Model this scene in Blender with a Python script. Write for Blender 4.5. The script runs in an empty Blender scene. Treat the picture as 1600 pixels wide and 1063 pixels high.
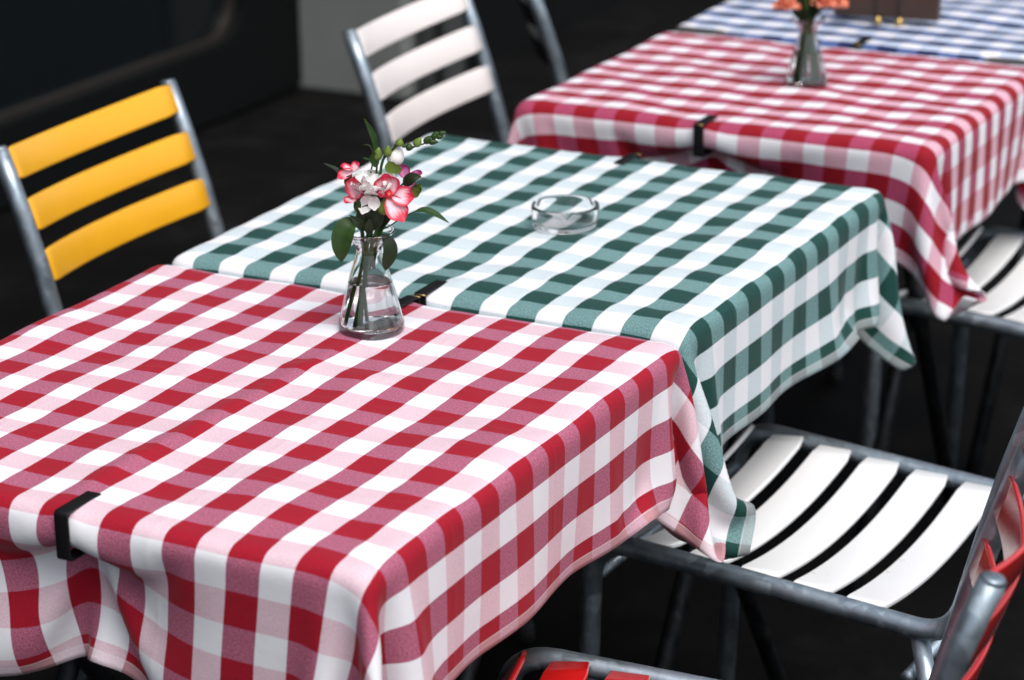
import bpy, bmesh, math, random
import numpy as np
from mathutils import Vector, Matrix
rad = math.radians
SC = bpy.context.scene
COL = SC.collection

# ------------------------------------------------------------------ camera, sky, sun, exposure
cam_data = bpy.data.cameras.new("camera")
cam = bpy.data.objects.new("camera", cam_data)
COL.objects.link(cam)
cam.location = (1.08767, -2.43619, 1.68988)
cam.rotation_euler = (1.233151, 0.013017, 0.480185)
cam_data.sensor_width = 36.0
cam_data.lens = 91.276
cam_data.clip_end = 500
cam_data.dof.use_dof = True
cam_data.dof.focus_distance = 2.70
cam_data.dof.aperture_fstop = 5.2
SC.camera = cam

SUN_ELEV, SUN_AZ = 60.0, 122.0          # azimuth measured from +Y towards +X
world = bpy.data.worlds.new("World")
SC.world = world
world.use_nodes = True
wn = world.node_tree
sky = wn.nodes.new("ShaderNodeTexSky")
sky.sky_type = 'NISHITA'
sky.sun_disc = False
sky.sun_elevation = rad(SUN_ELEV)
sky.sun_rotation = rad(SUN_AZ)
sky.dust_density = 3.0
hs = wn.nodes.new("ShaderNodeHueSaturation")          # thin cloud: a paler sky
hs.inputs["Saturation"].default_value = .45
wn.links.new(sky.outputs[0], hs.inputs["Color"])
wn.links.new(hs.outputs[0], wn.nodes["Background"].inputs[0])
wn.nodes["Background"].inputs[1].default_value = 0.12

sun_data = bpy.data.lights.new("sun", 'SUN')
sun_data.energy = 1.5
sun_data.angle = rad(45)
sun_data.color = (1.0, 0.96, 0.92)
sun = bpy.data.objects.new("sun", sun_data)
COL.objects.link(sun)
d = Vector((math.sin(rad(SUN_AZ)) * math.cos(rad(SUN_ELEV)), math.cos(rad(SUN_AZ)) * math.cos(rad(SUN_ELEV)), math.sin(rad(SUN_ELEV))))
sun.rotation_euler = d.to_track_quat('Z', 'Y').to_euler()

SC.view_settings.view_transform = 'Standard'
SC.view_settings.look = 'None'
SC.view_settings.exposure = 0.58
SC.view_settings.gamma = 1.0
SC.cycles.use_denoising = True
SC.cycles.max_bounces = 12
SC.cycles.transmission_bounces = 12
SC.cycles.caustics_reflective = False

# ------------------------------------------------------------------ helpers
def lin(r, g, b):
    f = lambda c: (c / 255 / 12.92) if c / 255 <= 0.04045 else ((c / 255 + 0.055) / 1.055) ** 2.4
    return (f(r), f(g), f(b), 1)

def obj(name, mesh, mat=None, parent=None):
    o = bpy.data.objects.new(name, mesh)
    if mat is not None:
        for m in (mat if isinstance(mat, (list, tuple)) else [mat]):
            mesh.materials.append(m)
    COL.objects.link(o)
    if parent is not None:
        o.parent = parent
    return o

def tag(o, label, cat, group=None, kind=None):
    if label: o["label"] = label
    if cat: o["category"] = cat
    if group: o["group"] = group
    if kind: o["kind"] = kind
    return o

def thing(name, label, cat, loc=(0, 0, 0), rz=0.0, group=None):
    o = bpy.data.objects.new(name, None)
    o.empty_display_size = 0.05
    COL.objects.link(o)
    o.location = loc
    o.rotation_euler = (0, 0, rz)
    return tag(o, label, cat, group)

def copy_thing(src, loc, rz, label, group=None, swap=None):
    r = src.copy()
    COL.objects.link(r)
    r.location = loc
    r.rotation_euler = (0, 0, rz)
    r["label"] = label
    if group: r["group"] = group
    for ch in list(src.children):
        c = ch.copy()
        if swap and ch.data.materials and ch.data.materials[0] in swap:
            c.data = swap_mesh(ch.data, swap)
        COL.objects.link(c)
        c.parent = r
        for g in list(ch.children):
            k = g.copy(); COL.objects.link(k); k.parent = c
    return r

_sw = {}
def swap_mesh(me, swap):
    key = (me.name, id(swap))
    if key not in _sw:
        m2 = me.copy()
        m2.materials[0] = swap[me.materials[0]]
        _sw[key] = m2
    return _sw[key]

def mesh_from(verts, faces, smooth=True, name="mesh"):
    me = bpy.data.meshes.new(name)
    me.from_pydata([tuple(v) for v in verts], [], faces)
    me.update()
    if smooth:
        me.shade_smooth()
    return me

class MB:
    """collects several shapes into one mesh"""
    def __init__(self): self.v = []; self.f = []
    def add(self, vs, fs):
        n = len(self.v)
        self.v += [tuple(a) for a in vs]
        self.f += [tuple(i + n for i in f) for f in fs]
        return self
    def mesh(self, smooth=True, name="mesh"): return mesh_from(self.v, self.f, smooth, name)

def sweep(path, profile, ups, caps=True):
    """profile: list of (a,b) in the plane (side, up); ups: reference up vector(s)"""
    P = [Vector(p) for p in path]
    n, k = len(P), len(profile)
    vs, fs = [], []
    for i, p in enumerate(P):
        t = (P[min(i + 1, n - 1)] - P[max(i - 1, 0)]).normalized()
        u = Vector(ups[i] if isinstance(ups[0], (tuple, list, Vector)) else ups)
        s = t.cross(u).normalized()
        u = s.cross(t).normalized()
        prof = profile[i] if isinstance(profile[0][0], (tuple, list)) else profile
        for a, b in prof:
            vs.append(p + s * a + u * b)
    k = len(vs) // n
    for i in range(n - 1):
        for j in range(k):
            a, b = i * k + j, i * k + (j + 1) % k
            fs.append((a, b, b + k, a + k))
    if caps:
        fs.append(tuple(range(k - 1, -1, -1)))
        fs.append(tuple((n - 1) * k + j for j in range(k)))
    return vs, fs

def tube(path, r, seg=14, caps=True):
    """parallel-transport tube; r a number or a list"""
    P = [Vector(p) for p in path]
    n = len(P)
    vs, fs = [], []
    t0 = (P[1] - P[0]).normalized()
    u = Vector((0, 0, 1)) if abs(t0.z) < 0.9 else Vector((0, 1, 0))
    for i, p in enumerate(P):
        t = (P[min(i + 1, n - 1)] - P[max(i - 1, 0)]).normalized()
        u = (u - t * u.dot(t)).normalized()
        s = t.cross(u)
        rr = r[i] if isinstance(r, (list, tuple)) else r
        for j in range(seg):
            a = 2 * math.pi * j / seg
            vs.append(p + u * (rr * math.cos(a)) + s * (rr * math.sin(a)))
    for i in range(n - 1):
        for j in range(seg):
            a, b = i * seg + j, i * seg + (j + 1) % seg
            fs.append((a, b, b + seg, a + seg))
    if caps:
        fs.append(tuple(range(seg - 1, -1, -1)))
        fs.append(tuple((n - 1) * seg + j for j in range(seg)))
    return vs, fs

def fillet(pts, radii, seg=8):
    """polyline with rounded corners"""
    P = [Vector(p) for p in pts]
    out = [P[0]]
    for i in range(1, len(P) - 1):
        a, b, c = P[i - 1], P[i], P[i + 1]
        r = radii[i - 1] if isinstance(radii, (list, tuple)) else radii
        d1, d2 = (a - b).normalized(), (c - b).normalized()
        ang = d1.angle(d2)
        L = min(r / math.tan(ang / 2), (a - b).length * .49, (c - b).length * .49)
        p1, p2 = b + d1 * L, b + d2 * L
        for k in range(seg + 1):
            t = k / seg
            out.append(p1 * (1 - t) ** 2 + b * (2 * t * (1 - t)) + p2 * t * t)
    out.append(P[-1])
    return out

def bez(p0, p1, p2, p3, n=14):
    p0, p1, p2, p3 = map(Vector, (p0, p1, p2, p3))
    return [p0 * (1 - t) ** 3 + p1 * 3 * t * (1 - t) ** 2 + p2 * 3 * t * t * (1 - t) + p3 * t ** 3 for t in [i / n for i in range(n + 1)]]

def catmull(pts, n=6):
    P = [Vector(p) for p in pts]
    P = [P[0] * 2 - P[1]] + P + [P[-1] * 2 - P[-2]]
    out = []
    for i in range(1, len(P) - 2):
        a, b, c, e = P[i - 1:i + 3]
        for k in range(n):
            t = k / n
            out.append(0.5 * ((b * 2) + (c - a) * t + (a * 2 - b * 5 + c * 4 - e) * t * t + (b * 3 - a - c * 3 + e) * t ** 3))
    out.append(P[-2])
    return out

def box(x0, x1, y0, y1, z0, z1, bevel=0.0, seg=2):
    bm = bmesh.new()
    bmesh.ops.create_cube(bm, size=1)
    for v in bm.verts:
        v.co = Vector(((x0 + x1) / 2 + v.co.x * (x1 - x0), (y0 + y1) / 2 + v.co.y * (y1 - y0), (z0 + z1) / 2 + v.co.z * (z1 - z0)))
    if bevel:
        bmesh.ops.bevel(bm, geom=bm.edges[:], offset=bevel, segments=seg, affect='EDGES', profile=0.5)
    bm.verts.index_update()
    vs = [v.co.copy() for v in bm.verts]
    fs = [tuple(v.index for v in f.verts) for f in bm.faces]
    bm.free()
    return vs, fs

def lathe(prof, seg=64, close_ends=True):
    vs, fs = [], []
    n = len(prof)
    for r, z in prof:
        for j in range(seg):
            a = 2 * math.pi * j / seg
            vs.append((r * math.cos(a), r * math.sin(a), z))
    for i in range(n - 1):
        for j in range(seg):
            a, b = i * seg + j, i * seg + (j + 1) % seg
            fs.append((a, b, b + seg, a + seg))
    if close_ends:
        fs.append(tuple(range(seg - 1, -1, -1)))
        fs.append(tuple((n - 1) * seg + j for j in range(seg)))
    return vs, fs

def rrect(w, t, r, seg=3):
    """rounded rectangle profile, w along side, t along up"""
    out = []
    for cx, cy, a0 in ((w / 2 - r, t / 2 - r, 0), (-w / 2 + r, t / 2 - r, 90), (-w / 2 + r, -t / 2 + r, 180), (w / 2 - r, -t / 2 + r, 270)):
        for k in range(seg + 1):
            a = rad(a0 + 90 * k / seg)
            out.append((cx + r * math.cos(a), cy + r * math.sin(a)))
    return out

# ------------------------------------------------------------------ materials
class N:
    def __init__(self, name):
        self.m = bpy.data.materials.new(name)
        self.m.use_nodes = True
        self.t = self.m.node_tree
        self.b = self.t.nodes["Principled BSDF"]
    def node(self, typ, **kw):
        n = self.t.nodes.new(typ)
        for k, v in kw.items(): setattr(n, k, v)
        return n
    def link(self, a, b): self.t.links.new(a, b)
    def val(self, sock, v):
        if hasattr(v, "bl_idname") or isinstance(v, bpy.types.NodeSocket): self.link(v, sock)
        else: sock.default_value = v
    def math(self, op, a, b=0.0, c=0.0):
        n = self.node("ShaderNodeMath", operation=op)
        for i, v in enumerate((a, b, c)): self.val(n.inputs[i], v)
        return n.outputs[0]
    def mix(self, f, a, b):
        n = self.node("ShaderNodeMix", data_type='RGBA')
        self.val(n.inputs[0], f); self.val(n.inputs[6], a); self.val(n.inputs[7], b)
        return n.outputs[2]
    def noise(self, scale, vec=None, detail=2, rough=.5):
        n = self.node("ShaderNodeTexNoise")
        n.inputs["Scale"].default_value = scale; n.inputs["Detail"].default_value = detail; n.inputs["Roughness"].default_value = rough
        if vec is not None: self.link(vec, n.inputs["Vector"])
        return n.outputs[0]
    def coord(self, which="Object"):
        return self.node("ShaderNodeTexCoord").outputs[which]
    def ramp(self, f, stops):
        n = self.node("ShaderNodeValToRGB")
        self.link(f, n.inputs[0])
        while len(n.color_ramp.elements) < len(stops): n.color_ramp.elements.new(.5)
        for e, (p, c) in zip(n.color_ramp.elements, stops):
            e.position = p; e.color = c if len(c) == 4 else (*c, 1)
        return n.outputs[0]
    def bump(self, h, strength=.2, dist=.001):
        n = self.node("ShaderNodeBump")
        n.inputs["Strength"].default_value = strength; n.inputs["Distance"].default_value = dist
        self.link(h, n.inputs["Height"]); self.link(n.outputs[0], self.b.inputs["Normal"])
    def set(self, **kw):
        for k, v in kw.items(): self.val(self.b.inputs[k.replace("_", " ")], v)
        return self.m

def gingham(name, dark, med, light, white, cu, cv, u0, v0, swap=False, half=(-.5, .5, -.5, .5)):
    """woven check: two crossing sets of dyed stripes, UV in metres"""
    n = N(name)
    uv = n.coord("UV")
    wob = n.noise(14, uv, 2)
    sep = n.node("ShaderNodeSeparateXYZ"); n.link(uv, sep.inputs[0])
    u = n.math('ADD', sep.outputs[0], n.math('MULTIPLY', n.math('SUBTRACT', wob, .5), .0016))
    v = n.math('ADD', sep.outputs[1], n.math('MULTIPLY', n.math('SUBTRACT', wob, .5), .0016))
    U = n.math('FLOORED_MODULO', n.math('DIVIDE', n.math('SUBTRACT', u, u0), cu), 2.0)
    V = n.math('FLOORED_MODULO', n.math('DIVIDE', n.math('SUBTRACT', v, v0), cv), 2.0)
    a = n.math('LESS_THAN', U, 1.03)
    b = n.math('LESS_THAN', V, 1.03)
    if swap: a, b = b, a
    # yarn speckle: where dyed and undyed yarns cross, single threads show
    sp = n.noise(480, uv, 3, .75)
    spk = n.node("ShaderNodeMapRange"); n.link(sp, spk.inputs[0])
    spk.inputs[1].default_value = .36; spk.inputs[2].default_value = .64
    medc = n.mix(spk.outputs[0], tuple(c * .60 for c in med[:3]) + (1,), tuple(min(1, c * 1.42) for c in med[:3]) + (1,))
    lightc = n.mix(spk.outputs[0], tuple(c * .86 for c in light[:3]) + (1,), tuple(min(1, c * 1.1) for c in light[:3]) + (1,))
    darkc = n.mix(spk.outputs[0], tuple(c * .85 for c in dark[:3]) + (1,), tuple(c * 1.15 for c in dark[:3]) + (1,))
    row0 = n.mix(b, medc, darkc)       # inside dyed warp stripe
    row1 = n.mix(b, white, lightc)     # between warp stripes
    col = n.mix(a, row1, row0)
    # hem stitch line
    e = n.math('MINIMUM', n.math('MINIMUM', n.math('SUBTRACT', sep.outputs[0], half[0]), n.math('SUBTRACT', half[1], sep.outputs[0])),
               n.math('MINIMUM', n.math('SUBTRACT', sep.outputs[1], half[2]), n.math('SUBTRACT', half[3], sep.outputs[1])))
    col = n.mix(n.math('MULTIPLY', n.math('LESS_THAN', e, .012), .3), col, white)
    st = n.math('LESS_THAN', n.math('ABSOLUTE', n.math('SUBTRACT', e, .012)), .0008)
    col = n.mix(n.math('MULTIPLY', st, .35), col, (.8, .8, .82, 1))
    big = n.noise(9, uv, 4, .6)
    col2 = n.node("ShaderNodeMix", data_type='RGBA', blend_type='MULTIPLY')
    col2.inputs[0].default_value = .16
    n.link(col, col2.inputs[6]); n.link(n.ramp(big, [(.3, (.62, .64, .68)), (.7, (1, 1, 1))]), col2.inputs[7])
    vo = n.node("ShaderNodeTexVoronoi"); vo.inputs["Scale"].default_value = 16; n.link(uv, vo.inputs["Vector"])
    vs_ = n.node("ShaderNodeSeparateColor"); n.link(vo.outputs["Color"], vs_.inputs[0])
    dot = n.math('MULTIPLY', n.math('LESS_THAN', vo.outputs["Distance"], n.math('MULTIPLY', vs_.outputs[1], .030)), n.math('GREATER_THAN', vs_.outputs[0], .80))
    col2 = type('o', (), {'outputs': {2: n.mix(n.math('MULTIPLY', dot, .6), col2.outputs[2], (.09, .06, .04, 1))}})
    h = n.math('ADD', n.math('MULTIPLY', sp, .5), n.math('MULTIPLY', st, -2.0))
    # ironed fold lines
    for sk, pos in ((0, .115), (0, -.17), (1, .02), (1, -.19)):
        dd = n.math('DIVIDE', n.math('ADD', n.math('SUBTRACT', sep.outputs[sk], pos), n.math('MULTIPLY', n.math('SUBTRACT', wob, .5), .012)), .0035)
        ln = n.math('POWER', 2.718, n.math('MULTIPLY', n.math('MULTIPLY', dd, dd), -1.0))
        h = n.math('ADD', h, n.math('MULTIPLY', ln, n.math('MULTIPLY', n.noise(4, uv, 1), 2.6)))
    h = n.math('ADD', h, n.math('MULTIPLY', n.noise(55, uv, 5, .6), 2.2))
    n.bump(h, .4, .0006)
    return n.set(Base_Color=col2.outputs[2], Roughness=.72, Sheen_Weight=.10, Sheen_Roughness=.4, Specular_IOR_Level=.2)

WHITE = (.80, .80, .84, 1)
def metal(name, base, dark, rough=.42):
    n = N(name)
    oc = n.coord()
    v = n.node("ShaderNodeTexVoronoi"); v.inputs["Scale"].default_value = 75
    mp = n.node("ShaderNodeMapping"); mp.inputs["Scale"].default_value = (1, 1, .6)
    n.link(oc, mp.inputs[0]); n.link(mp.outputs[0], v.inputs["Vector"])
    sepc = n.node("ShaderNodeSeparateColor"); n.link(v.outputs["Color"], sepc.inputs[0])
    f = n.math('ADD', n.math('MULTIPLY', sepc.outputs[0], .30), n.math('MULTIPLY', n.noise(40, oc, 4, .65), .8))
    col = n.ramp(f, [(.25, dark), (.62, base), (.95, tuple(min(1, c * 1.7) for c in base[:3]))])
    ro = n.math('ADD', n.math('MULTIPLY', sepc.outputs[1], .22), rough - .1)
    n.bump(f, .15, .0006)
    return n.set(Base_Color=col, Metallic=.85, Roughness=ro)

GALV = metal("galvanised_steel", (.32, .38, .43), (.23, .28, .325))
DARKMETAL = metal("dark_steel", (.035, .038, .042), (.012, .013, .015), .5)

def paint(name, c, rough=.22, var=.12, worn=None, coat=.3):
    n = N(name)
    oc = n.coord()
    f = n.noise(18, oc, 5, .6)
    col = n.mix(f, tuple(a * (1 - var) for a in c[:3]) + (1,), tuple(min(1, a * (1 + var)) for a in c[:3]) + (1,))
    if worn:
        w = n.ramp(n.noise(35, oc, 6, .7), [(.66, (0, 0, 0)), (.74, (1, 1, 1))])
        col = n.mix(n.math('MULTIPLY', w, .35), col, worn)
    n.bump(n.noise(60, oc, 3), .08, .0006)
    return n.set(Base_Color=col, Roughness=n.math('ADD', n.math('MULTIPLY', f, .14), rough - .05), Coat_Weight=coat, Coat_Roughness=.15)

YELLOW = paint("yellow_paint", (.86, .42, .012, 1), .3, .08, (.9, .6, .15, 1))
CREAM = paint("cream_paint", (.84, .78, .76, 1), .35, .05)
WHITEP = paint("white_paint", (.90, .91, .91, 1), .28, .04, (.62, .59, .54, 1))
RED = paint("red_paint", (.55, .012, .012, 1), .16, .06, None, .8)
BLACKP = paint("black_paint", (.003, .003, .003, 1), .8, .1, None, 0)
CLIPM = paint("black_enamel", (.006, .006, .007, 1), .45, .1, None, 0)
CLIPM.node_tree.nodes['Principled BSDF'].inputs['Specular IOR Level'].default_value = .25
BRASS = N("worn_brass").set(Base_Color=(.6, .42, .16, 1), Metallic=1.0, Roughness=.35)
TABLEM = paint("table_laminate", (.04, .038, .036, 1), .45)
def glass(name, col=(1, 1, 1, 1), rough=0.0, ior=1.48):
    n = N(name)
    return n.set(Base_Color=col, Roughness=rough, IOR=ior, Transmission_Weight=1.0)
GLASS = glass("clear_glass", (.995, 1, 1, 1))
WATER = glass("vase_water", (.97, .98, .97, 1), 0, 1.333)

# ------------------------------------------------------------------ ground
def ground_mat():
    n = N("dark_paving")
    oc = n.coord()
    br = n.node("ShaderNodeTexBrick")
    br.inputs["Scale"].default_value = 1.0
    br.inputs["Brick Width"].default_value = .60; br.inputs["Row Height"].default_value = .40
    br.inputs["Mortar Size"].default_value = .006
    br.inputs["Color1"].default_value = (.0026, .0026, .0028, 1); br.inputs["Color2"].default_value = (.0044, .0040, .0037, 1)
    br.inputs["Mortar"].default_value = (.003, .003, .003, 1)
    n.link(oc, br.inputs["Vector"])
    f = n.noise(5, oc, 8, .68)
    m = n.node("ShaderNodeMix", data_type='RGBA', blend_type='MULTIPLY'); m.inputs[0].default_value = .8
    n.link(br.outputs[0], m.inputs[6]); n.link(n.ramp(f, [(.32, (.40, .40, .42)), (.50, (.9, .9, .92)), (.68, (2.6, 2.6, 2.7))]), m.inputs[7])
    n.bump(n.noise(220, oc, 4, .7), .35, .003)
    return n.set(Base_Color=m.outputs[2], Roughness=n.math('ADD', n.math('MULTIPLY', f, .3), .6), Specular_IOR_Level=.08)
G = 60
tag(obj("pavement", mesh_from([(-G, -G, 0), (G, -G, 0), (G, G, 0), (-G, G, 0)], [(0, 1, 2, 3)], False), ground_mat()), None, None, None, "structure")

# ------------------------------------------------------------------ shop front
FX = -2.62
FRAMEM = paint("dark_green_frame", (.003, .0042, .0044, 1), .6, .2, None, 0)
FRAMEM.node_tree.nodes['Principled BSDF'].inputs['Specular IOR Level'].default_value = .12
RENDERM = N("grey_render")
_oc = RENDERM.coord()
RENDERM.bump(RENDERM.noise(120, _oc, 6, .7), .4, .003)
RENDERM.set(Base_Color=RENDERM.ramp(RENDERM.noise(3, _oc, 7, .6), [(.3, (.15, .165, .155)), (.7, (.20, .215, .205))]), Roughness=.9)
PANE = N("dark_window_pane").set(Base_Color=(.006, .008, .009, 1), Roughness=.06, Specular_IOR_Level=.35)
WOODTRIM = paint("brown_trim", (.010, .007, .005, 1), .6)
shop = thing("shop_front", "dark shop front with a rounded window corner and grey pillar behind the chairs", "building", (FX, 0, 0))
mb = MB().add(*box(-.4, -.06, -6, 3.41, 0, 4.2))
obj("wall", mb.mesh(False), FRAMEM, shop)
# window: frame ring with rounded corners, pane set back
def ring(y0, y1, z0, z1, r, seg=10):
    pts = []
    for cy, cz, a0 in ((y1 - r, z1 - r, 0), (y0 + r, z1 - r, 90), (y0 + r, z0 + r, 180), (y1 - r, z0 + r, 270)):
        for k in range(seg + 1):
            a = rad(a0 + 90 * k / seg)
            pts.append((cy + r * math.cos(a), cz + r * math.sin(a)))
    return pts
def frame(out, inn, x0, x1):
    m = len(out); vs = []; fs = []
    for loop, x in ((out, x0), (out, x1), (inn, x1), (inn, x0)):
        vs += [(x, a, b) for a, b in loop]
    for L in range(3):
        for j in range(m):
            a, b = L * m + j, L * m + (j + 1) % m
            fs.append((a, b, b + m, a + m))
    return vs, fs
R0 = ring(-1.0, 3.40, .012, 3.3, .03); R1 = ring(-.85, 3.14, .20, 3.1, .11); R2 = ring(-.835, 3.125, .215, 3.085, .10)
wf = obj("window_frame", MB().add(*frame(R0, R1, -.06, 0)).mesh(False), FRAMEM, shop)
obj("inner_trim", MB().add(*frame(R1, R2, -.058, -.028)).mesh(False), WOODTRIM, wf)
obj("window_pane", mesh_from([(-.05, a, b) for a, b in R2], [tuple(range(len(R2)))], False), PANE, shop)
obj("pillar", MB().add(*box(-.4, .315, 3.412, 3.50, 0, 4.2, .008)).mesh(False), RENDERM.m, shop)
mb = MB()
for x0, x1 in ((.335, .375), (.40, .42)):
    mb.add(*box(x0, x1, 3.46, 3.56, 0, 4.2, .004))
obj("door_post", mb.mesh(False), paint("post_paint", (.05, .053, .052, 1), .5), shop)
obj("side_wall", MB().add(*box(-.4, .31, 3.505, 12, 0, 4.2)).mesh(False), FRAMEM, shop)

# ------------------------------------------------------------------ tables and cloths
def make_table(label, cx, cy, hx, hy):
    t = thing("cafe_table", label, "table", (cx, cy, 0), 0, "cafe tables under gingham cloths")
    obj("tabletop", MB().add(*box(-hx, hx, -hy, hy, TOP - .028, TOP - .0015, .008, 3)).mesh(False), TABLEM, t)
    for s in (-1, 1):
        x = s * (hx - .10)
        for q in (-1, 1):
            pth = [(x + .012 * q, q * (hy - .06), .0), (x + .012 * q, -q * (hy - .10), TOP - .03)]
            obj("leg", MB().add(*tube(pth, .0125, 10)).mesh(), DARKMETAL, t)
        obj("brace", MB().add(*tube([(x, -(hy - .08), TOP - .045), (x, hy - .08, TOP - .045)], .01, 10)).mesh(), DARKMETAL, t)
    return t
TOP = .7430

def drape(hx,hy,ov,top,n=61,seed=1,clips=(),planes=(),tips=(),thick=.03,coarse=True,steps=(220,110),iters=10,grav=.00012):
    """PBD drape of a rectangular cloth over a rounded table top. Local coords, z absolute.
    clips: (axis,sign,pos) clamps the cloth round the table edge. planes: (px,py,nx,ny[,k]) half-spaces"""
    rng=np.random.default_rng(seed)
    xl,xr,yf,yb=ov if isinstance(ov,(tuple,list)) else (ov,)*4
    LX=hx+(xl+xr)/2;LY=hy+(yf+yb)/2
    r=.0135; h=thick/2; hard=.0015
    def grid(nx,ny):
        U,V=np.meshgrid(np.linspace(-hx-xl,hx+xr,nx),np.linspace(-hy-yf,hy+yb,ny),indexing='ij'); return U,V
    def solve(P,nx,ny,U,V,nst,vel0):
        dx=2*LX/(nx-1);dy=2*LY/(ny-1);dd=np.hypot(dx,dy)
        Q=P-vel0
        # clips
        pin=np.zeros((nx,ny),bool);T=P.copy()
        for ax,sg,pos in clips:
            A,Bc,half=(U,V*sg,hy) if ax=='y' else (V,U*sg,hx)
            s=Bc-half
            m=(abs(A-pos)<max(.011,dx*.6))&(s>-.03)&(s<thick+.05)
            s1=s[m];a1=A[m]
            out=np.where(s1<0,half+s1,np.where(s1<thick,half+.003,half-(s1-thick)+.003))
            z=np.where(s1<0,top+.002,np.where(s1<thick,top-s1,top-thick-.003))
            if ax=='y': T[m]=np.stack([a1,out*sg,z],1)
            else: T[m]=np.stack([out*sg,a1,z],1)
            pin|=m
        inn=(abs(U)<hx-.035)&(abs(V)<hy-.035)
        T[inn]=np.stack([U[inn],V[inn],np.full(inn.sum(),top+.0015)],1); pin|=inn
        for mu_,mv_,tp in tips:           # held points of the hem: nearest grid vertex to the given cloth coordinates
            q=np.argmin((U-mu_)**2+(V-mv_)**2); i,j=np.unravel_index(q,U.shape)
            T[i,j]=tp; pin[i,j]=True
        def con(a,b,L,k):
            d=b-a; l=np.sqrt((d*d).sum(-1,keepdims=True))+1e-9
            c=d*(k*.5*(l-L)/l); a+=c; b-=c
        def collide(P,Q):
            q=np.stack([abs(P[...,0])-(hx-r),abs(P[...,1])-(hy-r),abs(P[...,2]-(top-h))-(h-r)],-1)
            qp=np.maximum(q,0);ln=np.sqrt((qp**2).sum(-1));mx=q.max(-1)
            sd=ln+np.minimum(mx,0)-r-hard
            hit=sd<0
            if hit.any():
                g=np.where(ln[...,None]>1e-7,qp/np.maximum(ln,1e-7)[...,None],(q>=mx[...,None]).astype(float))
                sgn=np.sign(P-np.array([0,0,top-h])); sgn[sgn==0]=1
                g=g*sgn
                P[hit]-=(g*sd[...,None])[hit]
                mu=.6
                dv=(P-Q)[hit]; P[hit]-=dv*mu*.5
            for pl in planes:
                px,py,mxn,myn=pl[:4];k=pl[4] if len(pl)>4 else 0
                # bound follows y = py + k*max(0,x-px)
                b=(py+k*np.maximum(0,P[...,0]-px))
                d=(P[...,1]-b)*myn
                m=d<0
                P[...,1][m]=b[m]
        for st in range(nst):
            damp=.985 if st<nst*.7 else .93
            vel=(P-Q)*damp
            Q=P.copy()
            P=P+vel; P[...,2]-=grav
            if st<nst*.5: P+=rng.normal(0,.00004,P.shape)
            for it in range(iters):
                for ax,L,n in ((0,dx,nx),(1,dy,ny)):
                    for s in (0,1):
                        if ax==0:
                            m=(n-s)//2; con(P[s:s+2*m:2],P[s+1:s+1+2*m:2],L,1)
                        else:
                            m=(n-s)//2; con(P[:,s:s+2*m:2],P[:,s+1:s+1+2*m:2],L,1)
                if it%2==0:
                    for s in (0,1):
                        m=(nx-s)//2
                        con(P[s:s+2*m:2,:-1],P[s+1:s+1+2*m:2,1:],dd,.10)
                        con(P[s:s+2*m:2,1:],P[s+1:s+1+2*m:2,:-1],dd,.10)
                    for o in (0,2):
                        for w in (0,1):
                            a=P[o+w::4];b=P[o+w+2::4];m=min(len(a),len(b));con(a[:m],b[:m],2*dx,.12)
                            a=P[:,o+w::4];b=P[:,o+w+2::4];m=min(a.shape[1],b.shape[1]);con(a[:,:m],b[:,:m],2*dy,.12)
                collide(P,Q)
                if pin.any(): P[pin]=T[pin];Q[pin]=T[pin]
        return P
    nc=(n+1)//2
    U,V=grid(nc,nc)
    ou=np.maximum(abs(U)-hx,0);ovv=np.maximum(abs(V)-hy,0);mn=np.minimum(ou,ovv)
    x=np.sign(U)*(np.minimum(abs(U),hx)+np.where(ou>0,.004,0)+.62*mn)
    y=np.sign(V)*(np.minimum(abs(V),hy)+np.where(ovv>0,.004,0)+.62*mn)
    P=np.stack([x,y,top+.0016-np.maximum(ou,ovv)*.98],-1)
    P[...,0]+=rng.normal(0,.0006,U.shape);P[...,1]+=rng.normal(0,.0006,U.shape)
    P=solve(P,nc,nc,U,V,steps[0],0)
    # upsample x2
    F=np.zeros((2*nc-1,2*nc-1,3));F[::2,::2]=P;F[1::2,::2]=(P[1:]+P[:-1])/2;F[:,1::2]=(F[:,2::2]+F[:,:-1:2])/2
    U,V=grid(2*nc-1,2*nc-1)
    F=solve(F,2*nc-1,2*nc-1,U,V,steps[1],0)
    return F,U,V


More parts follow.
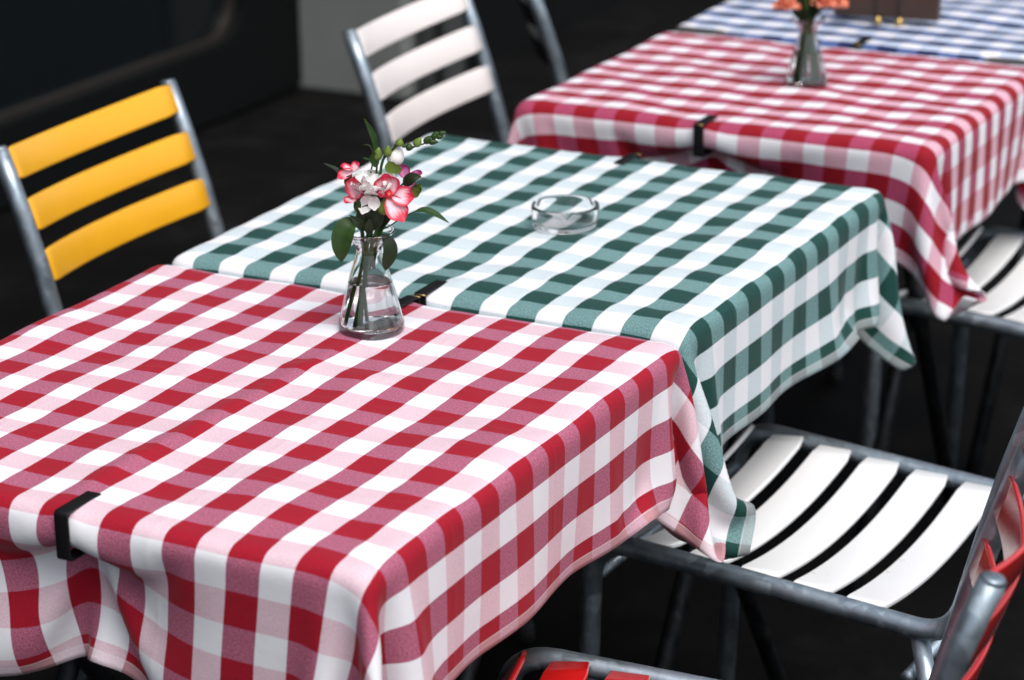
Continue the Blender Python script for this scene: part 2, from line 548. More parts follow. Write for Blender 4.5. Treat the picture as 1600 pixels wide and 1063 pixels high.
def make_cloth(label, cx, cy, hx, hy, ov, mat, n, seed, clips=(), planes=(), tips=(), ridges=(), ripple=.0, cat="tablecloth"):
    P, U, V = drape(hx, hy, ov, TOP, n=n, seed=seed, clips=clips, planes=planes, tips=tips)
    # ironing creases and small undulation on the top
    rng = random.Random(seed)
    dz = np.zeros_like(U)
    for k in range(7):
        a = rng.uniform(0, math.pi); w = rng.uniform(18, 48); p = rng.uniform(0, 6)
        dz += .0006 * np.sin((U * math.cos(a) + V * math.sin(a)) * w + p)
    for k in range(9):
        a = rng.uniform(0, math.pi); w = rng.uniform(70, 190); p = rng.uniform(0, 6)
        dz += .00018 * np.sin((U * math.cos(a) + V * math.sin(a)) * w + p + 2 * np.sin(U * 11 + V * 7 + k))
    dz += ripple * np.sin(V * 2 * math.pi / .0716 + .6 * np.sin(U * 9))
    for (ax, pos, amp, wid, lo, hi, sl) in ridges:
        A, B = (U, V) if ax == 'u' else (V, U)
        dd = A - pos - sl * B
        dz += amp * np.exp(-(dd / wid) ** 2) * (1 / (1 + np.exp(-(B - lo) / .02))) * (1 / (1 + np.exp((B - hi) / .02)))
    up = np.clip(1 - (np.maximum(abs(U) - hx, abs(V) - hy) + .02) / .03, 0, 1)
    P[..., 2] += (dz + .0009) * up
    # gentle waves in the hanging sides
    hang = np.clip((TOP - .03 - P[..., 2]) / .15, 0, 1)
    P[..., 0] += hang * .004 * np.sin(V * 31 + seed) * (abs(U) > hx)
    P[..., 1] += hang * .004 * np.sin(U * 29 + seed * 2) * (abs(V) > hy)
    nx, ny = U.shape
    idx = np.arange(nx * ny).reshape(nx, ny)
    faces = np.stack([idx[:-1, :-1], idx[1:, :-1], idx[1:, 1:], idx[:-1, 1:]], -1).reshape(-1, 4)
    me = mesh_from(P.reshape(-1, 3), faces.tolist())
    uvl = me.uv_layers.new(name="cloth")
    uvs = np.stack([U, V], -1).reshape(-1, 2)[faces.reshape(-1)]
    uvl.data.foreach_set("uv", uvs.astype(np.float32).ravel())
    o = obj("tablecloth", me, mat)
    o.location = (cx, cy, 0)
    s = o.modifiers.new("smooth", 'SUBSURF'); s.levels = 1; s.render_levels = 1
    so = o.modifiers.new("thickness", 'SOLIDIFY'); so.thickness = .0009; so.offset = 0
    return tag(o, label, cat, None, None)

# red near table
R1X, R1Y, R1HX, R1HY = -.3410, -.3210, .3490, .3420
G2X, G2Y, G2HX, G2HY = -.3450, .3650, .3450, .3260
R3X, R3Y, R3HX, R3HY = -.3330, 1.1650, .3250, .2760
B4X, B4Y, B4HX, B4HY = -.3330, 1.7800, .3300, .3250
make_table("nearest square cafe table, hidden under the sharp red gingham cloth in front", R1X, R1Y, R1HX - .008, R1HY - .008)
make_table("square cafe table under the green gingham cloth", G2X, G2Y, G2HX - .008, G2HY - .008)
make_table("blurred cafe table under the farther red gingham cloth with a vase", R3X, R3Y, R3HX - .008, R3HY - .008)
make_table("farthest cafe table under the blue gingham cloth", B4X, B4Y, B4HX - .008, B4HY - .008)

OVR = (.170, .162, .198, .168)      # overhang left, right, front, back
OVG = (.170, .160, .180, .164)
OVF = (.160, .160, .150, .165)
OVB = (.165, .165, .170, .170)
def edges(hx, hy, ov): return (-hx - ov[0], hx + ov[1], -hy - ov[2], hy + ov[3])
DR = (.33, .006, .020, 1); MR = (.39, .112, .180, 1); LR = (.73, .535, .595, 1)
redA = gingham("red_gingham", DR, MR, LR, WHITE, .0350, .0350, 0 - R1X, 0 - .0350 - R1Y, False, edges(R1HX, R1HY, OVR))
DG = (.010, .055, .047, 1); MG = (.14, .26, .26, 1); LG = (.60, .68, .715, 1)
greenA = gingham("green_gingham", DG, MG, LG, WHITE, .0355, .0362, -.0105 - G2X, .0720 - G2Y, False, edges(G2HX, G2HY, OVG))
redB = gingham("dark_red_gingham", (.27, .005, .014, 1), (.37, .055, .12, 1), (.68, .40, .48, 1), WHITE, .0327, .0310, -.0985 - R3X, .947 - R3Y, True, edges(R3HX, R3HY, OVF))
blueA = gingham("blue_gingham", (.009, .022, .085, 1), (.075, .125, .29, 1), (.52, .60, .76, 1), WHITE, .0327, .0310, -.0985 - B4X, 1.50 - B4Y, True, edges(B4HX, B4HY, OVB))

RIDGES = [('u', .013, .0046, .0085, -.32, .17, .03), ('u', -.085, .0022, .010, -.05, .10, -.2), ('v', .085, .0016, .010, -.20, .12, .1), ('u', .10, .0015, .012, -.1, .25, -.1)]
CL1 = -.318 - R1X
make_cloth("sharp red and white gingham tablecloth on the nearest table", R1X, R1Y, R1HX, R1HY, OVR, redA, 101, 3,
           clips=[('y', -1, CL1), ('y', 1, -.336 - R1X)], planes=[(R1HX, R1HY + .008, 0, -1, .16)], tips=[(9, 9, (.054 - R1X, .030 - R1Y, .511)), (9, R1HY - .120, (.030 - R1X, -.100 - R1Y, .586)), (9, R1HY + .002, (-.024 - R1X, -.030 - R1Y, .594))],
           ridges=RIDGES)
make_cloth("green and white gingham tablecloth", G2X, G2Y, G2HX, G2HY, OVG, greenA, 101, 5,
           clips=[('y', -1, -.333 - G2X), ('y', 1, -.366 - G2X)], planes=[(G2HX, -G2HY - .008, 0, 1, .16)], tips=[(9, -9, (.062 - G2X, .050 - G2Y, .500)), (9, -G2HY - .164 + .062, (.076 - G2X, .074 - G2Y, .545)), (9, 9, (.038 - G2X, .713 - G2Y, .512)), (9, G2HY - .150, (.026 - G2X, .540 - G2Y, .588)), (9, G2HY - .015, (-.022 - G2X, .625 - G2Y, .596))], ripple=.0009)
make_cloth("blurred red and white gingham tablecloth behind the green one", R3X, R3Y, R3HX, R3HY, OVF, redB, 81, 8,
           clips=[('y', -1, -.352 - R3X)], planes=[(R3HX, R3HY + .006, 0, -1, .1)],
           tips=[(9, -9, (.052 - R3X, .868 - R3Y, .552)), (R3HX + .160 - .085, -9, (.012 - R3X, .862 - R3Y, .512))])
make_cloth("blue and white gingham tablecloth on the farthest table", B4X, B4Y, B4HX, B4HY, OVB, blueA, 61, 9,
           clips=[('y', -1, -.325 - B4X)], planes=[(B4HX, -B4HY - .006, 0, 1, .1)])

# ------------------------------------------------------------------ table clips
def make_clip(worn=True):
    w, th = .016, .0022
    prof = rrect(w, th, .0008, 2)
    # +y is outwards; y=0 is the cloth's outer face at the table edge
    pth = fillet([(0, -.050, .0012), (0, .0022, .0012), (0, .0022, -.047), (0, -.036, -.047), (0, -.038, -.043)], [.004, .004, .002], 5)
    ups = []
    P = [Vector(p) for p in pth]
    vs, fs = [], []
    n = len(P); k = len(prof)
    for i, p in enumerate(P):
        t = (P[min(i + 1, n - 1)] - P[max(i - 1, 0)]).normalized()
        s = Vector((1, 0, 0)); u = s.cross(t).normalized()
        for a, b in prof: vs.append(p + s * a + u * b)
    for i in range(n - 1):
        for j in range(k):
            a, b = i * k + j, i * k + (j + 1) % k
            fs.append((a, b, b + k, a + k))
    fs += [tuple(range(k - 1, -1, -1)), tuple((n - 1) * k + j for j in range(k))]
    t = thing("tablecloth_clip", "", "clip")
    obj("clip_band", MB().add(vs, fs).mesh(), CLIPM, t)
    if worn: obj("worn_edge", MB().add(*tube([(-.0078, .0034, .0008), (.0078, .0034, .0008)], .0006, 8)).mesh(), BRASS, t)
    return t
clip0 = make_clip(False); clip1 = make_clip()
ZC = TOP + .0035
clips = [(-.318, R1Y - R1HY - .004, 180, "black clip on the front edge of the near red cloth"),
         (-.336, R1Y + R1HY + .002, 0, "black clip on the back edge of the near red cloth beside the vase"),
         (-.333, G2Y - G2HY - .002, 180, "black clip on the front edge of the green cloth beside the vase"),
         (-.366, G2Y + G2HY + .002, 0, "black clip on the back edge of the green cloth"),
         (-.352, R3Y - R3HY - .008, 180, "blurred black clip on the front edge of the farther red cloth"),
         (-.325, B4Y - B4HY - .002, 180, "blurred black clip on the edge of the blue cloth")]
for i, (x, y, a, lab) in enumerate(clips):
    c = (clip0, clip1)[i] if i < 2 else copy_thing(clip1, (0, 0, 0), 0, lab)
    c.location = (x, y, ZC); c.rotation_euler = (0, 0, rad(a))
    c["label"] = lab; c["group"] = "clips holding the tablecloths"

# ------------------------------------------------------------------ chairs
HW = .205
def upr(s, y=HW):     # point on back upright at arc distance s below the top (0..)
    z = .788 - s * .965
    t = max(0, min(1, (z - .46) / .33))
    return Vector((-.238 - .062 * t - .034 * t * t, y, z))
def bar_z(x): return .440 + (x + .0) * .07
def make_chair(label, slat, group="slatted bistro chairs"):
    t = thing("bistro_chair", label, "chair", (0, 0, 0), 0, group)
    for s in (-1, 1):
        y = s * HW
        pts = [(.240, y, 0.004), (.222, y, bar_z(.22)), (-.226, y, bar_z(-.226))] + [tuple(upr(q, y)) for q in (.24, .16, .08, 0)]
        path = fillet(pts, [.055, .055, .2, .2, .2], 8)
        sf = obj("side_frame", MB().add(*tube(path, .0122, 16)).mesh(), GALV, t)
        obj("foot_cap", MB().add(*tube([(.2405, y, 0), (.2395, y, .022)], .0142, 12)).mesh(), BLACKP, sf)
        obj("end_cap", MB().add(*tube([upr(0, y), upr(-.004, y)], [.0124, .0095], 16)).mesh(), GALV, sf)
        lg = obj("rear_leg", MB().add(*tube([(-.185, y * .97, bar_z(-.185) - .012), (-.275, y, .004)], .0108, 14)).mesh(), GALV, t)
        obj("foot_cap", MB().add(*tube([(-.2760, y, 0), (-.2690, y, .022)], .0126, 12)).mesh(), BLACKP, lg)
    obj("cross_bar", MB().add(*tube([(.224, -HW, .40), (.224, HW, .40)], .008, 10)).mesh(), GALV, t)
    obj("cross_bar", MB().add(*tube([(-.172, -HW * .97, .36), (-.172, HW * .97, .36)], .008, 10)).mesh(), GALV, t)
    # seat slats run from side bar to side bar and sag
    ny = 20
    for i in range(6):
        x = .214 - .0655 * i
        tilt = 0.0
        zc = bar_z(x) + .004
        if i == 0: tilt = rad(52); x -= .004; zc -= .012
        if i == 1: tilt = rad(7)
        pth = []
        yl = HW - .0105
        for j in range(ny + 1):
            y = -yl + 2 * yl * j / ny
            pth.append((x, y, zc - .021 * (1 - (y / yl) ** 2)))
        up = (math.sin(tilt), 0, math.cos(tilt))
        prof = []
        for j in range(ny + 1):
            yy = -yl + 2 * yl * j / ny
            e = min(1, (yl - abs(yy)) / .006)
            w = .050 - .006 * (1 - e) ** 2
            prof.append(rrect(w, .0068, .0022, 3))
        vs, fs = sweep(pth, prof, [up] * (ny + 1))
        obj("seat_slat", MB().add(vs, fs).mesh(), slat, t)
    for i in range(3):
        sc = .023 + .0715 * i
        c = upr(sc, 0); dn = (upr(sc - .02, 0) - upr(sc + .02, 0)).normalized()
        nrm = Vector((dn.z, 0, -dn.x))       # forward facing normal
        pth = []
        yl = HW - .008
        for j in range(ny + 1):
            y = -yl + 2 * yl * j / ny
            p = c + nrm * (.006 - .034 * (1 - (y / yl) ** 2)); p.y = y
            pth.append(p)
        prof = []
        for j in range(ny + 1):
            yy = -yl + 2 * yl * j / ny
            e = min(1, (yl - abs(yy)) / .006)
            # side axis of the sweep is vertical along the back; up axis its thickness
            prof.append(rrect(.0460 - .004 * (1 - e) ** 2, .0062, .0022, 3))
        vs, fs = sweep(pth, prof, [tuple(nrm)] * (ny + 1))
        obj("back_slat", MB().add(vs, fs).mesh(), slat, t)
    return t
yel = make_chair("galvanised chair with three yellow back slats left of the green table", YELLOW)
SW_W = {YELLOW: WHITEP}
SW_C, SW_R, SW_B = {YELLOW: CREAM}, {YELLOW: RED}, {YELLOW: BLACKP}
yel.location = (-.757, .437, 0); yel.rotation_euler = (0, 0, rad(1.5))
copy_thing(yel, (-.704, 1.258, 0), rad(3.5), "blurred chair with cream back slats in front of the grey pillar", None, SW_C)
copy_thing(yel, (-.815, 1.930, 0), rad(31), "black-slatted chair mostly out of frame beside the farther red table", None, SW_B)
copy_thing(yel, (.088, .294, 0), rad(178), "galvanised chair with white seat slats at the right of the green table", None, SW_W)
copy_thing(yel, (.162, -.380, 0), rad(190), "galvanised chair with glossy red slats in the bottom right corner", None, SW_R)
copy_thing(yel, (.085, 1.275, 0), rad(179), "blurred chair with white seat slats under the farther red cloth's corner", None, SW_W)

# ------------------------------------------------------------------ vases
def vase_profile():
    outer = [(.0, .0), (.0300, .0), (.0338, .0015), (.0352, .006), (.0350, .011), (.0325, .022), (.0285, .038), (.0240, .055), (.0190, .072), (.0152, .083), (.0136, .0885),
             (.0140, .093), (.0172, .099), (.0236, .1065), (.0280, .1110), (.0286, .1125)]
    inner = [(.0276, .1130), (.0266, .1116), (.0222, .1060), (.0157, .0983), (.0122, .0925), (.0120, .0885), (.0136, .0825), (.0174, .0715), (.0224, .0545), (.0270, .0375), (.0310, .0215), (.0332, .0120), (.0325, .0080), (.0290, .0062), (.0, .0058)]
    return outer, inner
def smooth_prof(pr, n=4):
    c = catmull([(r, 0, z) for r, z in pr], n)
    return [(max(p.x, 0), p.z) for p in c]
def make_vase(label):
    t = thing("flower_vase", label, "vase", (0, 0, 0), 0, "glass vases on the tables")
    o, i = vase_profile()
    pr = [(.0001, 0)] + smooth_prof(o[1:]) + smooth_prof(i[:-1]) + [(.0001, .0058)]
    obj("glass_body", MB().add(*lathe(pr, 72, False)).mesh(), GLASS, t)
    wl = .056
    ins = [(r, z) for r, z in reversed(smooth_prof(i[:-1])) if z < wl]
    r_t = float(np.interp(wl, [z for r, z in ins], [r for r, z in ins])) - .0002
    wp = [(.0001, .0060)] + [(max(.0001, r - .0002), z + .0002) for r, z in ins if z < wl - .001] + [(r_t, wl + .0006), (r_t - .0012, wl), (.0001, wl)]
    obj("water", MB().add(*lathe(wp, 72, False)).mesh(), WATER, t)
    return t
VS = 1.04
VX, VY, VZ = -.322, -.094, .7450
vase = make_vase("sharp conical glass vase of pink and white flowers on the near red cloth")
vase.location = (VX, VY, VZ); vase.scale = (VS, VS, VS)
V2 = (-.300, 1.166, .7455)
v2 = copy_thing(vase, V2, 0, "blurred glass vase of orange flowers on the farther red cloth")
v2.scale = (.92,) * 3

# ------------------------------------------------------------------ flowers
def petal_mat(name, edge, mid, heart):
    n = N(name)
    uv = n.coord("UV")
    sep = n.node("ShaderNodeSeparateXYZ"); n.link(uv, sep.inputs[0])
    x = n.math('ABSOLUTE', n.math('SUBTRACT', sep.outputs[0], .5))
    st = n.node("ShaderNodeMapping"); st.inputs["Scale"].default_value = (26, 2.2, 1)
    n.link(uv, st.inputs[0])
    nz = n.noise(1, st.outputs[0], 3, .6)
    f = n.math('ADD', n.math('MAXIMUM', sep.outputs[1], n.math('MULTIPLY', x, 1.9)), n.math('MULTIPLY', n.math('SUBTRACT', nz, .5), .55))
    col = n.ramp(f, [(.0, heart), (.18, mid), (.50, mid), (.80, edge)])
    n.bump(nz, .2, .0006)
    return n.set(Base_Color=col, Roughness=.5, Subsurface_Weight=.05, Subsurface_Radius=(.004, .002, .002), Sheen_Weight=.1)
PINK = petal_mat("pink_petal", (.66, .012, .060), (.84, .56, .62), (.50, .03, .02))
WPET = petal_mat("white_petal", (.90, .89, .86), (.90, .89, .85), (.80, .80, .55))
MAG = petal_mat("magenta_petal", (.42, .03, .20), (.62, .20, .42), (.45, .02, .05))
ORANGE = petal_mat("orange_petal", (.85, .30, .18), (.88, .50, .36), (.7, .2, .06))
THROAT = paint("red_throat", (.50, .015, .02, 1), .4)
def leaf_mat(name, a, b):
    n = N(name)
    uv = n.coord("UV")
    w = n.node("ShaderNodeTexWave"); w.inputs["Scale"].default_value = 9; w.inputs["Distortion"].default_value = 1.5
    n.link(uv, w.inputs["Vector"])
    oc = n.coord()
    col = n.mix(n.noise(90, oc, 4), a, b)
    n.bump(w.outputs[0], .2, .0008)
    return n.set(Base_Color=col, Roughness=.40, Specular_IOR_Level=.3)
LEAF = leaf_mat("leaf_green", (.010, .032, .006, 1), (.036, .085, .016, 1))
DLEAF = leaf_mat("dark_leaf", (.008, .017, .007, 1), (.020, .036, .012, 1))
BUD = leaf_mat("bud_green", (.075, .14, .018, 1), (.20, .27, .05, 1))
STEM = leaf_mat("stem_green", (.012, .042, .006, 1), (.040, .095, .014, 1))

CR = Vector((math.cos(.480185), math.sin(.480185), 0))          # towards picture right
CB = Vector((-math.sin(.480185), math.cos(.480185), 0))         # away from the viewer
def W(px, py, depth=0.0):
    """vase-local position from measured offsets (right, up, back)"""
    return CR * ((px - 578) * .000705) + CB * depth + Vector((0, 0, (365 - py) * .000745 + .112 + depth * .35))

def sheet(center_fn, nu=8, nv=10):
    """grid sheet with UV; center_fn(s in 0..1 length, t in -1..1)"""
    vs, fs, uv = [], [], []
    for i in range(nv + 1):
        for j in range(nu + 1):
            s, t = i / nv, -1 + 2 * j / nu
            vs.append(center_fn(s, t)); uv.append((j / nu, s))
    for i in range(nv):
        for j in range(nu):
            a = i * (nu + 1) + j
            fs.append((a, a + 1, a + nu + 2, a + nu + 1))
    return vs, fs, uv

def sheet_mesh(parts):
    V, F, UVs = [], [], []
    for vs, fs, uv in parts:
        n = len(V); V += [tuple(v) for v in vs]; UVs += uv
        F += [tuple(i + n for i in f) for f in fs]
    me = mesh_from(V, F)
    l = me.uv_layers.new(name="petal")
    for p in me.polygons:
        for li in p.loop_indices:
            l.data[li].uv = UVs[me.loops[li].vertex_index]
    return me

def petal(base, tip, normal, width, cup=.25, ruffle=.0, seed=0, shape=1.0):
    base, tip, normal = Vector(base), Vector(tip), Vector(normal).normalized()
    tip = base + (tip - base) * 1.10; width *= 1.14
    ax = tip - base; L = ax.length; ax = ax.normalized()
    side = ax.cross(normal).normalized(); nn = side.cross(ax).normalized()
    rng = random.Random(seed); p1, p2 = rng.uniform(0, 6), rng.uniform(0, 6)
    def f(s, t):
        w = width * .5 * (max(0, 1 - abs((s - .60) / (.62 if s < .60 else .43)) ** 2.3)) ** .6 + .0002
        tt = t * (1 - .12 * abs(t))
        z = cup * L * (s ** 2) * .6 + cup * width * (t * t) * .9 + ruffle * L * (math.sin(t * 7 + p1) * s * s + .6 * math.sin(t * 13 + p2) * s ** 3)
        end = 1 - .10 * t * t * s
        return base + ax * (L * s * end) + side * (w * tt / .9) + nn * z
    return sheet(f)

def leaf(pts, width, normal, fold=.2, shape=.9):
    c = catmull(pts, 5); n = len(c) - 1
    normal = Vector(normal)
    def f(s, t):
        k = min(n, int(round(s * n)))
        p = c[k]; tg = (c[min(k + 1, n)] - c[max(k - 1, 0)]).normalized()
        side = tg.cross(normal).normalized(); nn = side.cross(tg)
        w = width * .5 * max(.02, math.sin(math.pi * min(1, s ** shape)) ** .8)
        return p + side * (w * t) + nn * (fold * w * abs(t))
    return sheet(f, 6, n)

def bud_shape(base, tip, r, seg=12, blunt=.6):
    base, tip = Vector(base), Vector(tip)
    path, rr = [], []
    for i in range(11):
        s = i / 10
        path.append(base.lerp(tip, s))
        rr.append(max(.0003, r * (math.sin(math.pi * (s ** blunt * .96 + .03)) ** .8)))
    return tube(path, rr, seg)

FL = "flowers and leaves in the near vase"
def stemmed(name, label, cat, pts, r=.0014, mat=None, loc=None, group=FL):
    t = thing(name, label, cat, loc or (VX, VY, VZ), 0, group)
    t.scale = (.92,) * 3 if loc else (.985,) * 3
    obj("stem", MB().add(*tube(catmull(pts, 6), r, 8)).mesh(), mat or STEM, t)
    return t
def foot(a, r=.018, z=.0085): return Vector((r * math.cos(rad(a)), r * math.sin(rad(a)), z))
def inneck(a, z=.074): return Vector((.0055 * math.cos(rad(a)), .0055 * math.sin(rad(a)), z))
def sole(dx, dy=0.0): return CR * dx + CB * dy + Vector((0, 0, .0085))
def neck(a, r=.007, z=.089): return Vector((r * math.cos(rad(a)), r * math.sin(rad(a)), z))
TOCAM = Vector((.43, -.82, .38)).normalized()
UPV = Vector((0, 0, 1))

# white flower
t = stemmed("white_flower", "ruffled white flower at the centre of the near bouquet", "flower", [sole(-.010, -.006), neck(150), W(582, 338, .002), W(588, 310, .002)], .0026)
c = W(588, 300, -.002)
parts = []
rng = random.Random(4)
for ringi, (cnt, L, el) in enumerate(((5, .015, 78), (7, .024, 52), (9, .029, 24))):
    for k in range(cnt):
        a = 360 * k / cnt + ringi * 25 + rng.uniform(-10, 10)
        d = (UPV * math.sin(rad(el)) + (CR * math.cos(rad(a)) - CB * math.sin(rad(a))) * math.cos(rad(el)))
        d = (d + TOCAM * .35).normalized()
        parts.append(petal(c, c + d * L * rng.uniform(.88, 1.1), (UPV + TOCAM * .6) - d * .2, L * .95, .16, .05, rng.random()))
parts.append(petal(W(581, 294, -.008), W(571, 318, -.012), TOCAM, .013, .1, .03, 9, .8))
parts.append(petal(W(588, 296, -.008), W(590, 312, -.014), TOCAM, .012, .1, .03, 12, .8))
obj("petals", sheet_mesh(parts), WPET, t)
obj("calyx", MB().add(*bud_shape(W(585, 322, .002), W(588, 297, .002), .006)).mesh(), BUD, t)

# front right pink flower
t = stemmed("pink_flower", "large pink and white open flower at the front right of the near bouquet", "flower", [sole(-.015, -.010), neck(300), W(594, 345, -.006), W(608, 308, -.008)], .0024)
b = W(613, 288, -.016)
parts = [petal(b, W(609, 257, -.016), TOCAM - UPV * .2, .026, .18, .03, 1, .75), petal(b + CR * .003, W(650, 291, -.018), TOCAM, .020, .15, .03, 2, .75), petal(b - UPV * .002, W(634, 318, -.026), TOCAM + UPV * .2, .022, .12, .03, 3, .75),
         petal(b - CR * .002, W(600, 274, -.018), TOCAM, .014, .2, .02, 5, .8)]
obj("petals", sheet_mesh(parts), PINK, t)
obj("throat", MB().add(*bud_shape(b + CB * .006, b - CB * .007 + UPV * .001, .0058, 12, .8)).mesh(), THROAT, t)
obj("calyx", MB().add(*bud_shape(W(602, 324, -.010), W(610, 294, -.010), .0075)).mesh(), BUD, t)

# left pink flower
t = stemmed("pink_flower", "pink flower folded upright at the left of the white flower", "flower", [sole(-.004, .012), neck(200), W(566, 325, -.004), W(562, 300, -.006)], .0015)
b = W(562, 296, -.012)
parts = [petal(b, W(562, 262, -.014), TOCAM - CR * .3, .019, .25, .03, 6, .7), petal(b, W(545, 297, -.020), UPV + TOCAM * .4, .013, .15, .03, 7, .8), petal(b, W(574, 288, -.018), UPV + TOCAM * .5, .011, .2, .03, 8, .8)]
obj("petals", sheet_mesh(parts), PINK, t)
obj("calyx", MB().add(*bud_shape(W(565, 322, -.006), W(562, 294, -.010), .0055)).mesh(), LEAF, t)

# far left small pink flower
t = stemmed("pink_flower", "small pink flower pointing left at the edge of the near bouquet", "flower", [inneck(120), neck(170), W(560, 310, .006), W(552, 284, .006), W(546, 277, .004)], .0010)
b = W(556, 265, .002)
parts = [petal(b, W(535, 274, -.002), TOCAM + UPV * .3, .011, .3, .03, 10, .7), petal(b, W(538, 262, .002), UPV + TOCAM * .5, .010, .3, .03, 11, .7), petal(b, W(566, 256, .004), UPV + TOCAM, .010, .2, .04, 13, .7)]
obj("petals", sheet_mesh(parts), PINK, t)

# magenta flower behind right
t = stemmed("magenta_flower", "dark magenta flower half hidden at the right of the near bouquet", "flower", [inneck(20), neck(20), W(610, 325, .010), W(638, 290, .012)], .0013)
b = W(640, 285, .010)
parts = [petal(b, W(664, 277, .008), UPV + TOCAM, .010, .2, .05, 14, .8), petal(b, W(632, 266, .012), TOCAM, .012, .2, .05, 15, .8), petal(b, W(650, 297, .002), TOCAM, .012, .2, .05, 16, .8)]
obj("petals", sheet_mesh(parts), MAG, t)

# white bud
t = stemmed("white_bud", "closed white flower bud with green sepals at the top right of the near bouquet", "flower bud", [inneck(60), neck(60), W(602, 320, .012), W(620, 275, .014)], .0013)
obj("bud", MB().add(*bud_shape(W(619, 268, .012), W(629, 232, .012), .0098, 16, .75)).mesh(), WPET, t)
obj("sepal", sheet_mesh([petal(W(619, 270, .002), W(613, 251, .000), TOCAM, .011, .1, 0, 1, .7), petal(W(622, 270, .002), W(629, 256, .000), TOCAM, .010, .1, 0, 2, .7)]), BUD, t)

# freesia spray
main = [sole(-.024, -.004), neck(240), W(592, 320, .004), W(602, 258, .006), W(616, 240, .006), W(629, 229, .006), W(637, 232, .006), W(650, 233, .005), W(666, 228, .004), W(681, 221, .003), W(697, 210, .002)]
t = stemmed("freesia_spray", "arching spray of green buds leaning right over the near bouquet", "flower spray", main, [.0022] * 14 + [.0017] * 24 + [.0009] * 40)
for (x0, y0, x1, y1, r) in ((611, 246, 613, 227, .0046), (629, 230, 633, 217, .0048), (640, 232, 653, 231, .0042), (655, 231, 664, 216, .0048), (670, 227, 680, 213, .0040), (675, 224, 692, 223, .0036), (682, 220, 691, 207, .0036), (688, 217, 700, 215, .0030), (692, 213, 704, 208, .0030)):
    obj("bud", MB().add(*bud_shape(W(x0, y0, .004), W(x1, y1, .002), r, 12, .7)).mesh(), BUD if r > .0043 else LEAF, t)
# single green bud left of the spray
t = stemmed("green_bud", "pointed yellow-green bud standing above the white flower", "flower bud", [inneck(100), neck(110), W(588, 320, .012), W(594, 262, .010)], .0012)
obj("bud", MB().add(*bud_shape(W(594, 256, .008), W(598, 233, .006), .0052, 14, .75)).mesh(), BUD, t)
obj("sepal", sheet_mesh([petal(W(592, 262, .004), W(590, 240, .004), TOCAM, .009, .1, 0, 1, .7), petal(W(590, 254, .006), W(573, 251, .006), UPV, .006, .1, 0, 3, .8)]), LEAF, t)
# pale bud right
t = stemmed("green_bud", "small pale green bud at the far right of the near bouquet", "flower bud", [inneck(350), neck(340), W(612, 335, .004), W(640, 310, .002), W(652, 302, .001)], .0009)
obj("bud", sheet_mesh([petal(W(650, 304, .001), W(662, 286, .000), TOCAM, .010, .3, 0, 1, .7), petal(W(650, 304, -.002), W(656, 288, -.004), TOCAM, .010, .2, 0, 2, .7)]), BUD, t)
# leaf sprigs
def sprig(label, stem_pts, leaves, mat=LEAF, r=.0012):
    t = stemmed("leaf_sprig", label, "leaves", stem_pts, r)
    for pts, w, nrm, fold in leaves:
        obj("leaf", sheet_mesh([leaf(pts, w, nrm, fold)]), mat, t)
    return t
sprig("broad green leaf drooping over the left of the near vase rim", [inneck(180), neck(185), W(566, 350, -.004), W(560, 337, -.008)],
      [([W(561, 336, -.008), W(548, 334, -.016), W(540, 348, -.020), W(536, 368, -.022), W(535, 388, -.020)], .026, TOCAM - CR * .25 + UPV * .2, .25)])
sprig("dark leaf hanging down at the right of the near vase rim", [inneck(300), neck(320), W(596, 360, -.006), W(600, 352, -.010)],
      [([W(600, 352, -.012), W(609, 360, -.016), W(612, 374, -.018), W(607, 392, -.018), W(604, 405, -.017)], .018, TOCAM + CR * .5, .2)], DLEAF)
sprig("thin twig with one long leaf reaching right above the ashtray side", [inneck(280), neck(280), W(596, 355, -.006), W(612, 343, -.008), W(634, 328, -.010), W(653, 319, -.010)],
      [([W(652, 319, -.010), W(668, 316, -.012), W(687, 322, -.014), W(707, 335, -.014)], .013, UPV + TOCAM * .3, .2)], LEAF, .0008)
sprig("dark pointed leaf curling behind the right pink flower", [inneck(30), neck(40), W(606, 330, .006), W(634, 296, .004)],
      [([W(637, 290, .000), W(643, 277, -.004), W(652, 270, -.006), W(664, 269, -.006)], .013, TOCAM, .2)], DLEAF)
sprig("slim grass blades rising at the back left of the near bouquet", [inneck(90), neck(100), W(580, 310, .016), W(588, 256, .016)],
      [([W(588, 258, .016), W(592, 236, .016), W(585, 215, .016), W(575, 194, .014)], .007, TOCAM, .2), ([W(588, 254, .016), W(583, 240, .016), W(572, 237, .016)], .005, UPV, .2),
       ([W(650, 288, .010), W(664, 285, .010), W(680, 291, .010)], .004, UPV, .2)], LEAF, .0010)
sprig("reddish dark leaf sticking out at the far left of the near bouquet", [inneck(140), neck(150), W(562, 320, .008), W(548, 284, .006)],
      [([W(545, 281, .004), W(537, 270, .002), W(528, 262, .002), W(510, 253, .002)], .008, UPV + TOCAM * .4, .2), ([W(552, 290, -.002), W(548, 276, -.004), W(556, 266, -.004)], .008, TOCAM, .2)], DLEAF)
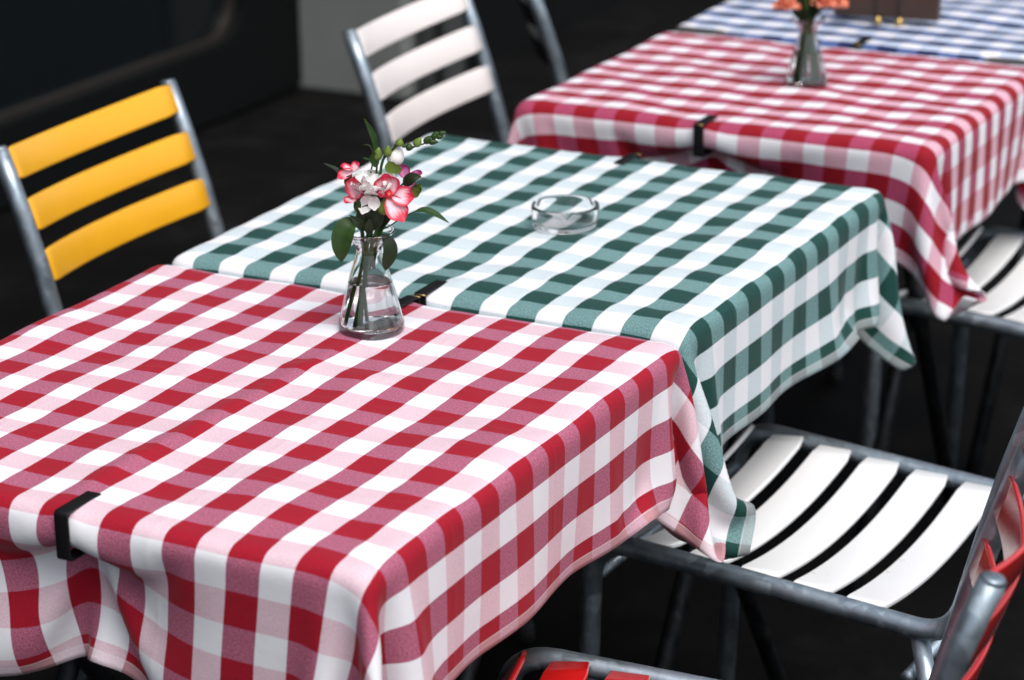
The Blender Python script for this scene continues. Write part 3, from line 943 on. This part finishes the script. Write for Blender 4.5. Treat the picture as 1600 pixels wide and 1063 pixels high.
sprig("cluster of short dark leaves filling the middle of the near bouquet", [inneck(240), neck(260), W(580, 350, -.002), W(580, 326, -.004)],
      [([W(578, 345, -.006), W(574, 325, -.010), W(584, 305, -.012)], .020, TOCAM, .2), ([W(586, 350, -.008), W(592, 328, -.010), W(600, 300, -.006)], .018, TOCAM, .2), ([W(574, 350, -.008), W(566, 336, -.012), W(550, 322, -.012)], .011, TOCAM, .2),
       ([W(582, 356, -.010), W(580, 340, -.014), W(582, 326, -.014)], .010, TOCAM, .2), ([W(590, 352, -.004), W(604, 336, -.006), W(620, 322, -.006)], .011, TOCAM, .2), ([W(588, 330, .004), W(602, 306, .004), W(622, 286, .004)], .016, TOCAM, .2),
       ([W(572, 330, .004), W(578, 306, .002), W(592, 292, .0)], .016, TOCAM, .2)], DLEAF)

# orange flowers in the far vase
F2 = "orange flowers in the far vase"
for k, (dx, dz, dd, lab) in enumerate(((-.036, .134, -.01, "orange flower at the left of the far bouquet"), (-.020, .185, .01, "orange flower at the top left of the far bouquet"),
                                   (.026, .138, -.012, "orange flower low at the right of the far bouquet"), (.044, .134, .0, "orange flower at the right edge of the far bouquet"), (.006, .20, .006, "orange flower at the top of the far bouquet"))):
    c = CR * dx + CB * dd + UPV * dz
    t = stemmed("orange_flower", lab, "flower", [foot(72 * k, .012), neck(72 * k, .008), c * .55 + Vector((0, 0, .055)), c], .0024, STEM, V2, F2)
    rng = random.Random(k); parts = []
    for q in range(11):
        a = 360 * q / 5.5 + k * 20; el = -12 if q < 6 else 40
        d = UPV * math.sin(rad(el)) + (CR * math.cos(rad(a)) + CB * math.sin(rad(a))) * math.cos(rad(el))
        parts.append(petal(c, c + d * .022, UPV + TOCAM * .4, .020, .3, .04, q))
    obj("petals", sheet_mesh(parts), ORANGE, t)
rng = random.Random(2)
for k in range(6):
    a = 60 * k + rng.uniform(0, 40); d = CR * math.cos(rad(a)) + CB * math.sin(rad(a))
    t = stemmed("leaf_sprig", "dark leafy stems filling the neck of the far vase", "leaves", [foot(a, .014), neck(a, .007), d * .012 + UPV * .13, d * .020 + UPV * .16], .0036, STEM, V2, "leafy stems in the far vase")
    parts = []
    for q in range(5):
        b = d * rng.uniform(-.004, .014) + UPV * rng.uniform(.10, .15)
        e = b + (CR * rng.uniform(-1, 1) + CB * rng.uniform(-1, 1) + UPV * rng.uniform(.3, 1.2)) * .022
        parts.append(leaf([b, b.lerp(e, .5) + UPV * .003, e], .016, TOCAM, .2))
    obj("leaf", sheet_mesh(parts), DLEAF, t)

# ------------------------------------------------------------------ ashtray
def ashtray():
    seg = 96
    outer = [(.0001, 0), (.030, 0), (.0375, .0008), (.0405, .004), (.0418, .012), (.0424, .0225), (.0426, .0285), (.0420, .0305), (.0408, .0312), (.0392, .0305), (.0384, .0285), (.0378, .020), (.0370, .0120), (.0350, .0085), (.030, .0075), (.0001, .0073)]
    pr = outer[:1] + smooth_prof(outer[1:-1], 3) + outer[-1:]
    vs, fs = lathe(pr, seg, False)
    out = []
    for x, y, z in vs:
        a = math.degrees(math.atan2(y, x)) % 360
        dmin = min(abs((a - q + 180) % 360 - 180) for q in (-62, 58, 178))
        cut = .0075 * math.exp(-(dmin / 6.0) ** 4)
        if z > .018: z = min(z, max(.018, z - cut * (z - .016) / .0152))
        out.append((x, y, z))
    return mesh_from(out, fs)
o = obj("ashtray", ashtray(), GLASS)
o.location = (-.302, .350, .7452)
tag(o, "clear round glass ashtray standing on the green cloth", "ashtray")

# ------------------------------------------------------------------ menu holder on the blue table
mh = thing("menu_holder", "blurred brown menu holder standing on the blue cloth", "menu holder", (-.335, 1.620, .7455), rad(8))
MENU = paint("brown_leather", (.045, .022, .012, 1), .5, .25)
obj("menu_cover", MB().add(*box(-.088, .088, -.012, .014, .012, .24, .003)).mesh(False), MENU, mh)
mb = MB()
for x in (-.018, .022): mb.add(*box(x - .0015, x + .0015, -.0145, -.0125, .014, .238))
obj("cover_seam", mb.mesh(False), WOODTRIM, mh)
mb = MB()
for x in (-.012, .024): mb.add(*[(lambda v, f: ([(a + x, b - .016, c + .0085) for a, b, c in v], f))(*lathe([(.0001, -.0075), (.005, -.006), (.0075, 0), (.005, .006), (.0001, .0075)], 16, False))][0])
obj("stud_foot", mb.mesh(), BRASS, mh)
